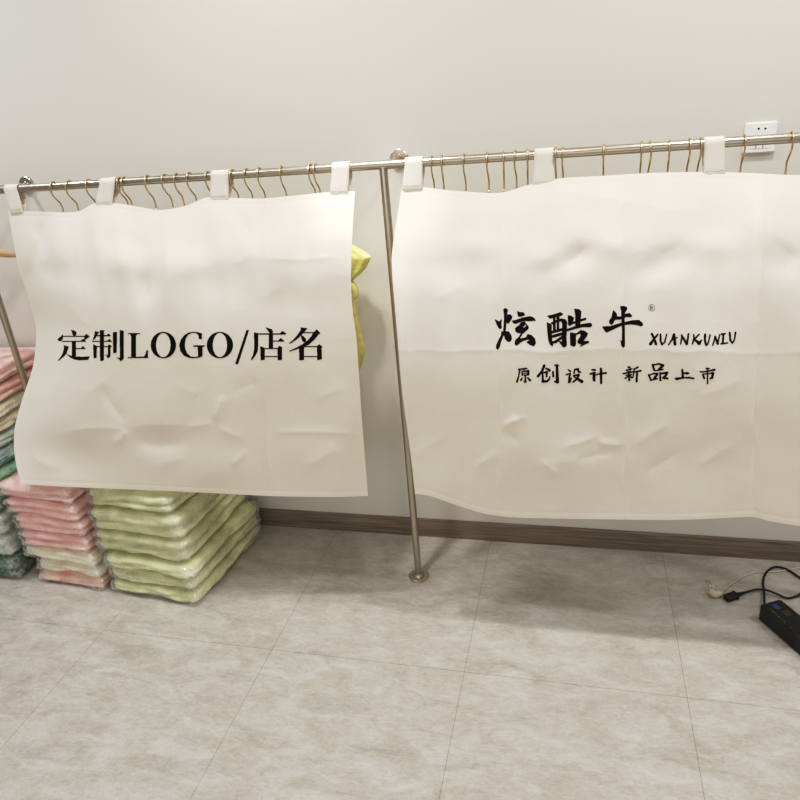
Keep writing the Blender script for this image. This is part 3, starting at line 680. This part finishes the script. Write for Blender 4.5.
# pale green pile
GA = -.085
def gpos(dx, dy):      # offsets from the pile's front right corner on the floor, in its own axes
    ca, sa = math.cos(GA), math.sin(GA); return (-1.300 + ca * dx - sa * dy, -.543 + sa * dx + ca * dy)
def stack(zs, sizes, offs, ang, mats, labels, group, seed0, pos, folds):
    for i in range(len(zs) - 1):
        (lx, ly), (ox, oy) = sizes[i], offs[i]; x, y = pos(ox - lx / 2, oy + ly / 2)
        bag((x, y, zs[i]), (lx, ly, zs[i + 1] - zs[i]), ang + random.uniform(-.02, .02), mats[i], labels[i], group, seed0 + i * 3.1, folds[i])
gz = [0, .055, .108, .165, .262, .358, .435]
stack(gz, [(.40, .49), (.395, .48), (.40, .48), (.40, .46), (.40, .455), (.37, .44)], [(0, 0), (-.004, .008), (0, .004), (-.03, .02), (-.026, .022), (-.05, .03)], GA, [M['green']] * 6,
      ['pale green garment in clear plastic, lowest of the green pile, on the floor', 'pale green garment in clear plastic, second from the floor in the green pile',
       'pale green garment in clear plastic, third from the floor in the green pile', 'thick pale green bagged garment, fourth from the floor in the green pile',
       'thick pale green bagged garment, second from the top of the green pile', 'pale green bagged garment on top of the green pile, under the curtain hem'],
      'bagged green clothes piled under the left curtain', 20, gpos, [1, 1, 1, 2, 2, 2])
# pink and cream pile
PA = -.09
def ppos(dx, dy):
    ca, sa = math.cos(PA), math.sin(PA); return (-1.722 + ca * dx - sa * dy, -.510 + sa * dx + ca * dy)
pz = [0, .052, .106, .160, .235, .305, .375, .440]
stack(pz, [(.31, .18), (.30, .175), (.338, .18), (.32, .175), (.328, .18), (.335, .175), (.345, .17)], [(.0, 0), (-.01, .004), (-.012, .0), (-.02, .0), (-.018, .0), (-.022, .0), (-.03, .0)], PA,
      [M['blush'], M['cream'], M['cream'], M['pink'], M['pink'], M['pink'], M['palepink']],
      ['blush and beige bagged garment at the very bottom of the pink pile', 'pale cream bagged garment, second from the floor in the pink pile', 'cream bagged garment directly below the pink ones in the pink pile',
       'pink bagged garment lying directly on the cream ones', 'pink bagged garment, third from the top of the pink pile', 'pink bagged garment, second from the top of the pink pile', 'pale pink bagged garment on top of the pink pile, touching the curtain hem'],
      'bagged pink and cream clothes beside the green pile', 60, ppos, [1, 1, 1, 2, 2, 2, 2])
# tall mixed pile at the left edge, behind the steel post
def tpos(dx, dy): return (-2.118 + dx, -.495 + dy)
tz = [0, .10, .20, .30, .38, .45, .52, .575, .632, .688, .755, .826]
stack(tz, [(.34, .46)] * 5 + [(.33, .45), (.34, .44), (.33, .45), (.34, .44), (.34, .45), (.33, .43)], [(0, 0), (-.01, .005), (0, .0), (.0, .005), (.004, .01), (0, .01), (.006, .01), (0, .012), (.012, .01), (.014, .012), (.012, .03)], 0,
      [M['check'], M['mist'], M['mist'], M['leafy'], M['leafy'], M['teal'], M['mist'], M['cream'], M['cream'], M['pink'], M['palepink']],
      ['dark green checked bagged garment at the foot of the tall pile, left edge', 'grey green bagged garment resting on the dark checked one', 'grey green bagged garment, third from the floor in the tall pile',
       'green printed bagged garment just above the grey green ones', 'green printed bagged garment directly under the teal one', 'teal printed bagged garment in the tall pile behind the post',
       'whitish bagged garment lying on the teal one', 'cream bagged garment, lower of two in the tall pile', 'cream bagged garment, upper of two, directly under the rolled pink one',
       'pink bagged garment, second from the top of the tall pile', 'pale pink bagged garment on top of the tall pile behind the post'],
      'mixed bagged clothes in the tall pile at the left edge', 120, tpos, [2, 2, 2, 2, 1, 1, 1, 1, 1, 2, 2])

# ------------------------------------------------------------------ wall socket
a = on(745.5, 123.5, 1, -.01); b = on(778.5, 120.3, 1, -.01)
sx0, sx1 = a[0], b[0]; zt = (a[2] + b[2]) / 2; sw = sx1 - sx0; sh = sw * .98; scx = (sx0 + sx1) / 2; scz = zt - sh / 2
so = tag(thing('wall_socket', (scx, 0, scz)), 'square white wall socket on the wall behind the rail, upper right', 'wall socket')
def vbox(c, s_, bev): return MB().box(c, s_, 0, bev)
vbox((scx, -.006, scz), (sw, .012, sh), .0035).build('face_plate', M['white'], so)
vbox((scx, -.0125, scz), (sw * .62, .0016, sh * .70), .0005).build('socket_panel', M['white'], so)
for px in (758.7, 765.4):
    p = on(px, 128.6, 1, -.0135); MB().lathe((p[0], -.0125, p[2]), (0, -1, 0), [(0, .0030), (.0012, .0030)], 14).build('pin_hole', M['slot'], so)
for dx, dz, rot in ((0, -.010, 0), (-.009, -.024, 1), (.009, -.024, -1)):
    vbox((scx + dx, -.0133, scz + dz), (.0022, .0008, .008), .0003).build('pin_hole', M['slot'], so)

# ------------------------------------------------------------------ power strip and cords
c0 = on_floor(757.5, 619); dl = np.array([.49, -.87]); dl /= np.linalg.norm(dl); dw = np.array([-dl[1], dl[0]])
LEN, WID, HEI = .38, .078, .060
ctr = c0[:2] + dl * LEN / 2 + dw * WID / 2; ang = math.atan2(dl[1], dl[0])
ps = tag(thing('power_strip', (ctr[0], ctr[1], 0)), 'black power strip with blue switch lying on the floor at the right edge', 'power strip')
MB().box((ctr[0], ctr[1], HEI / 2), (LEN, WID, HEI), ang, .005).build('housing', M['black'], ps)
def sp(s_, w_): p = c0[:2] + dl * s_ + dw * w_; return (p[0], p[1])
x, y = sp(.030, .036); MB().box((x, y, HEI + .001), (.022, .018, .005), ang, .0015).build('switch', M['blue'], ps)
x, y = sp(.062, .046); MB().box((x, y, HEI), (.024, .022, .0016), ang, .0006).build('indicator_window', M['orange'], ps)
mkb = MB()
for i in range(9):
    x, y = sp(.03 + i * .0125, .012); mkb.box((x, y, HEI), (.003 + .003 * (i % 3), .0022 + .004 * (i % 2), .0006), ang, .0002)
mkb.build('printed_marking', M['mark'], ps)
for i in range(4):
    x, y = sp(.115 + i * .065, .036); sk = MB().box((x, y, HEI + .0005), (.052, .050, .003), ang, .001).build('outlet', M['rubber'], ps)
    hh = MB()
    for dx, dy in ((-.009, .006), (-.009, -.006), (.010, 0)):
        q = np.array([x, y]) + dl * dx + dw * dy; hh.box((q[0], q[1], HEI + .002), (.007, .002, .0008), ang, .0002)
    hh.build('pin_slot', M['slot'], sk)
def floor_path(pts): return catmull([on_floor(p[0], p[1], p[2]) for p in pts], 8)
ex, ey = sp(-.004, .036)
cord = [np.array([ex + .01, ey - .012, .022]), np.array([ex - .004, ey + .008, .022])] + [on_floor(*p) for p in ((764.2, 592, .012), (763, 582, .006), (766, 573, .006), (773, 567.5, .006), (781, 567.3, .006), (790, 571, .006), (800, 577.5, .006), (812, 582, .005), (815, 587, .005), (806, 590, .005), (797, 596, .005), (787, 598, .005), (777, 594, .010), (766, 590, .014), (756, 589.6, .008), (748, 591.5, .006), (741, 594, .007))]
pc = MB().tube(catmull(cord, 8), .0036, 10).build('power_cord', M['rubber'], ps, True)
p0, p1 = on_floor(743.5, 592.8, .009), on_floor(725.5, 598.5, .010); dv = (p1 - p0) / np.linalg.norm(p1 - p0); cang = math.atan2(dv[1], dv[0]); cn = MB(); L_ = np.linalg.norm(p1 - p0)
cc = p0 + dv * L_ * .75; cn.box((cc[0], cc[1], .0105), (L_ * .52, .026, .019), cang, .003)
cc = p0 + dv * L_ * .44; cn.box((cc[0], cc[1], .0105), (L_ * .14, .030, .020), cang, .003)
cn.tube([p0 - dv * .004, p0 + dv * L_ * .2, p0 + dv * L_ * .45], [.0045, .006, .009], 12)
cn.build('connector', M['rubber'], pc)

wc = tag(thing('beige_cable', tuple(on_floor(716, 593))), 'thin beige power cord with two pin plug lying on the floor beside the black connector', 'cord')
MB().tube(floor_path([(722, 592, .006), (727, 587.5, .003), (733, 583, .003), (743, 577, .003), (753, 573, .003), (765, 572, .003), (780, 571, .003), (792, 569, .003), (804, 566.5, .003), (830, 562, .003)]), .0026, 8).build('cord', M['beige'], wc, True)
q0, q1 = on_floor(723, 591.5, .009), on_floor(711, 591, .012); pl = MB()
pl.tube(catmull([q0, on_floor(719.5, 593.5, .011), on_floor(714, 593.8, .013), on_floor(710.5, 590.5, .014)], 5), [.004, .005, .007, .009, .010, .0105, .011, .0115, .012, .012, .012, .012, .0115, .011, .0105, .010], 14)
plo = pl.build('plug', M['beige'], wc, True)
for dz, dpx in ((.012, 0), (.024, 3)):
    s0, s1 = on_floor(712.5 + dpx, 589.5, dz), on_floor(705.5 + dpx, 580.5, dz + .012)
    MB().tube([s0, s1], .0022, 8).build('prong', M['pin'], plo, True)

# ------------------------------------------------------------------ light
def area(name, loc, size, power, col, rot=(0, 0, 0), spread=180, shape='DISK', size_y=None):
    l = bpy.data.lights.new(name, 'AREA'); l.shape = shape; l.size = size
    if size_y: l.size_y = size_y
    l.energy = power; l.color = col; l.spread = math.radians(spread)
    o = bpy.data.objects.new(name, l); COL.objects.link(o); o.location = loc; o.rotation_euler = rot; return o
WARM = (1., .978, .94)
for x, p, c in ((-2.5, 12, (.84, .93, 1.)), (-.9, 10.5, WARM), (.5, 10.5, WARM), (1.9, 10.5, (.93, .97, 1.))):
    area('overhead_light', (x, -.60, 2.72), .14, p, c, spread=160)
for x in (-1.7, -.2, 1.3):
    area('overhead_light', (x, -1.15, 2.72), .16, 5.5, WARM, spread=160)  # extra row, added to brighten the open floor and curtain faces
area('curtain_fill_light', (-.6, -4.8, 1.5)  , 4.5, 33, (1., .975, .96), rot=(math.radians(90), 0, 0), shape='RECTANGLE', size_y=2.2)  # added fill behind the camera, lifts the lower curtains
sl = bpy.data.lights.new('gap_fill_spot', 'SPOT'); sl.energy = 90; sl.color = (1., .96, .88); sl.spot_size = math.radians(23); sl.spot_blend = .9; sl.shadow_soft_size = .05  # added narrow spot, brightens the wall between the curtains
so_ = bpy.data.objects.new('gap_fill_spot', sl); COL.objects.link(so_); so_.location = (-.66, -.62, 2.72)
so_.rotation_euler = (Vector((-.56, -.03, .72)) - so_.location).to_track_quat('-Z', 'Y').to_euler()
wd = bpy.data.worlds.new('room_light'); bpy.context.scene.world = wd; wd.use_nodes = True
wd.node_tree.nodes['Background'].inputs[0].default_value = (1., .945, .865, 1); wd.node_tree.nodes['Background'].inputs[1].default_value = .30

sc = bpy.context.scene
sc.view_settings.view_transform = 'Standard'; sc.view_settings.look = 'None'; sc.view_settings.exposure = 0.; sc.view_settings.gamma = 1.
vs_ = sc.view_settings; vs_.use_curve_mapping = True; cm = vs_.curve_mapping; cm.extend = 'EXTRAPOLATED'; cv = cm.curves[3]
for q in ((.1, .082), (.3, .315), (.5, .56), (.75, .735)): cv.points.new(*q)
cv.points[0].location = (0, 0); cv.points[-1].location = (1, .86); cm.update()
sc.cycles.transparent_max_bounces = 32; sc.cycles.max_bounces = 8; sc.cycles.diffuse_bounces = 4
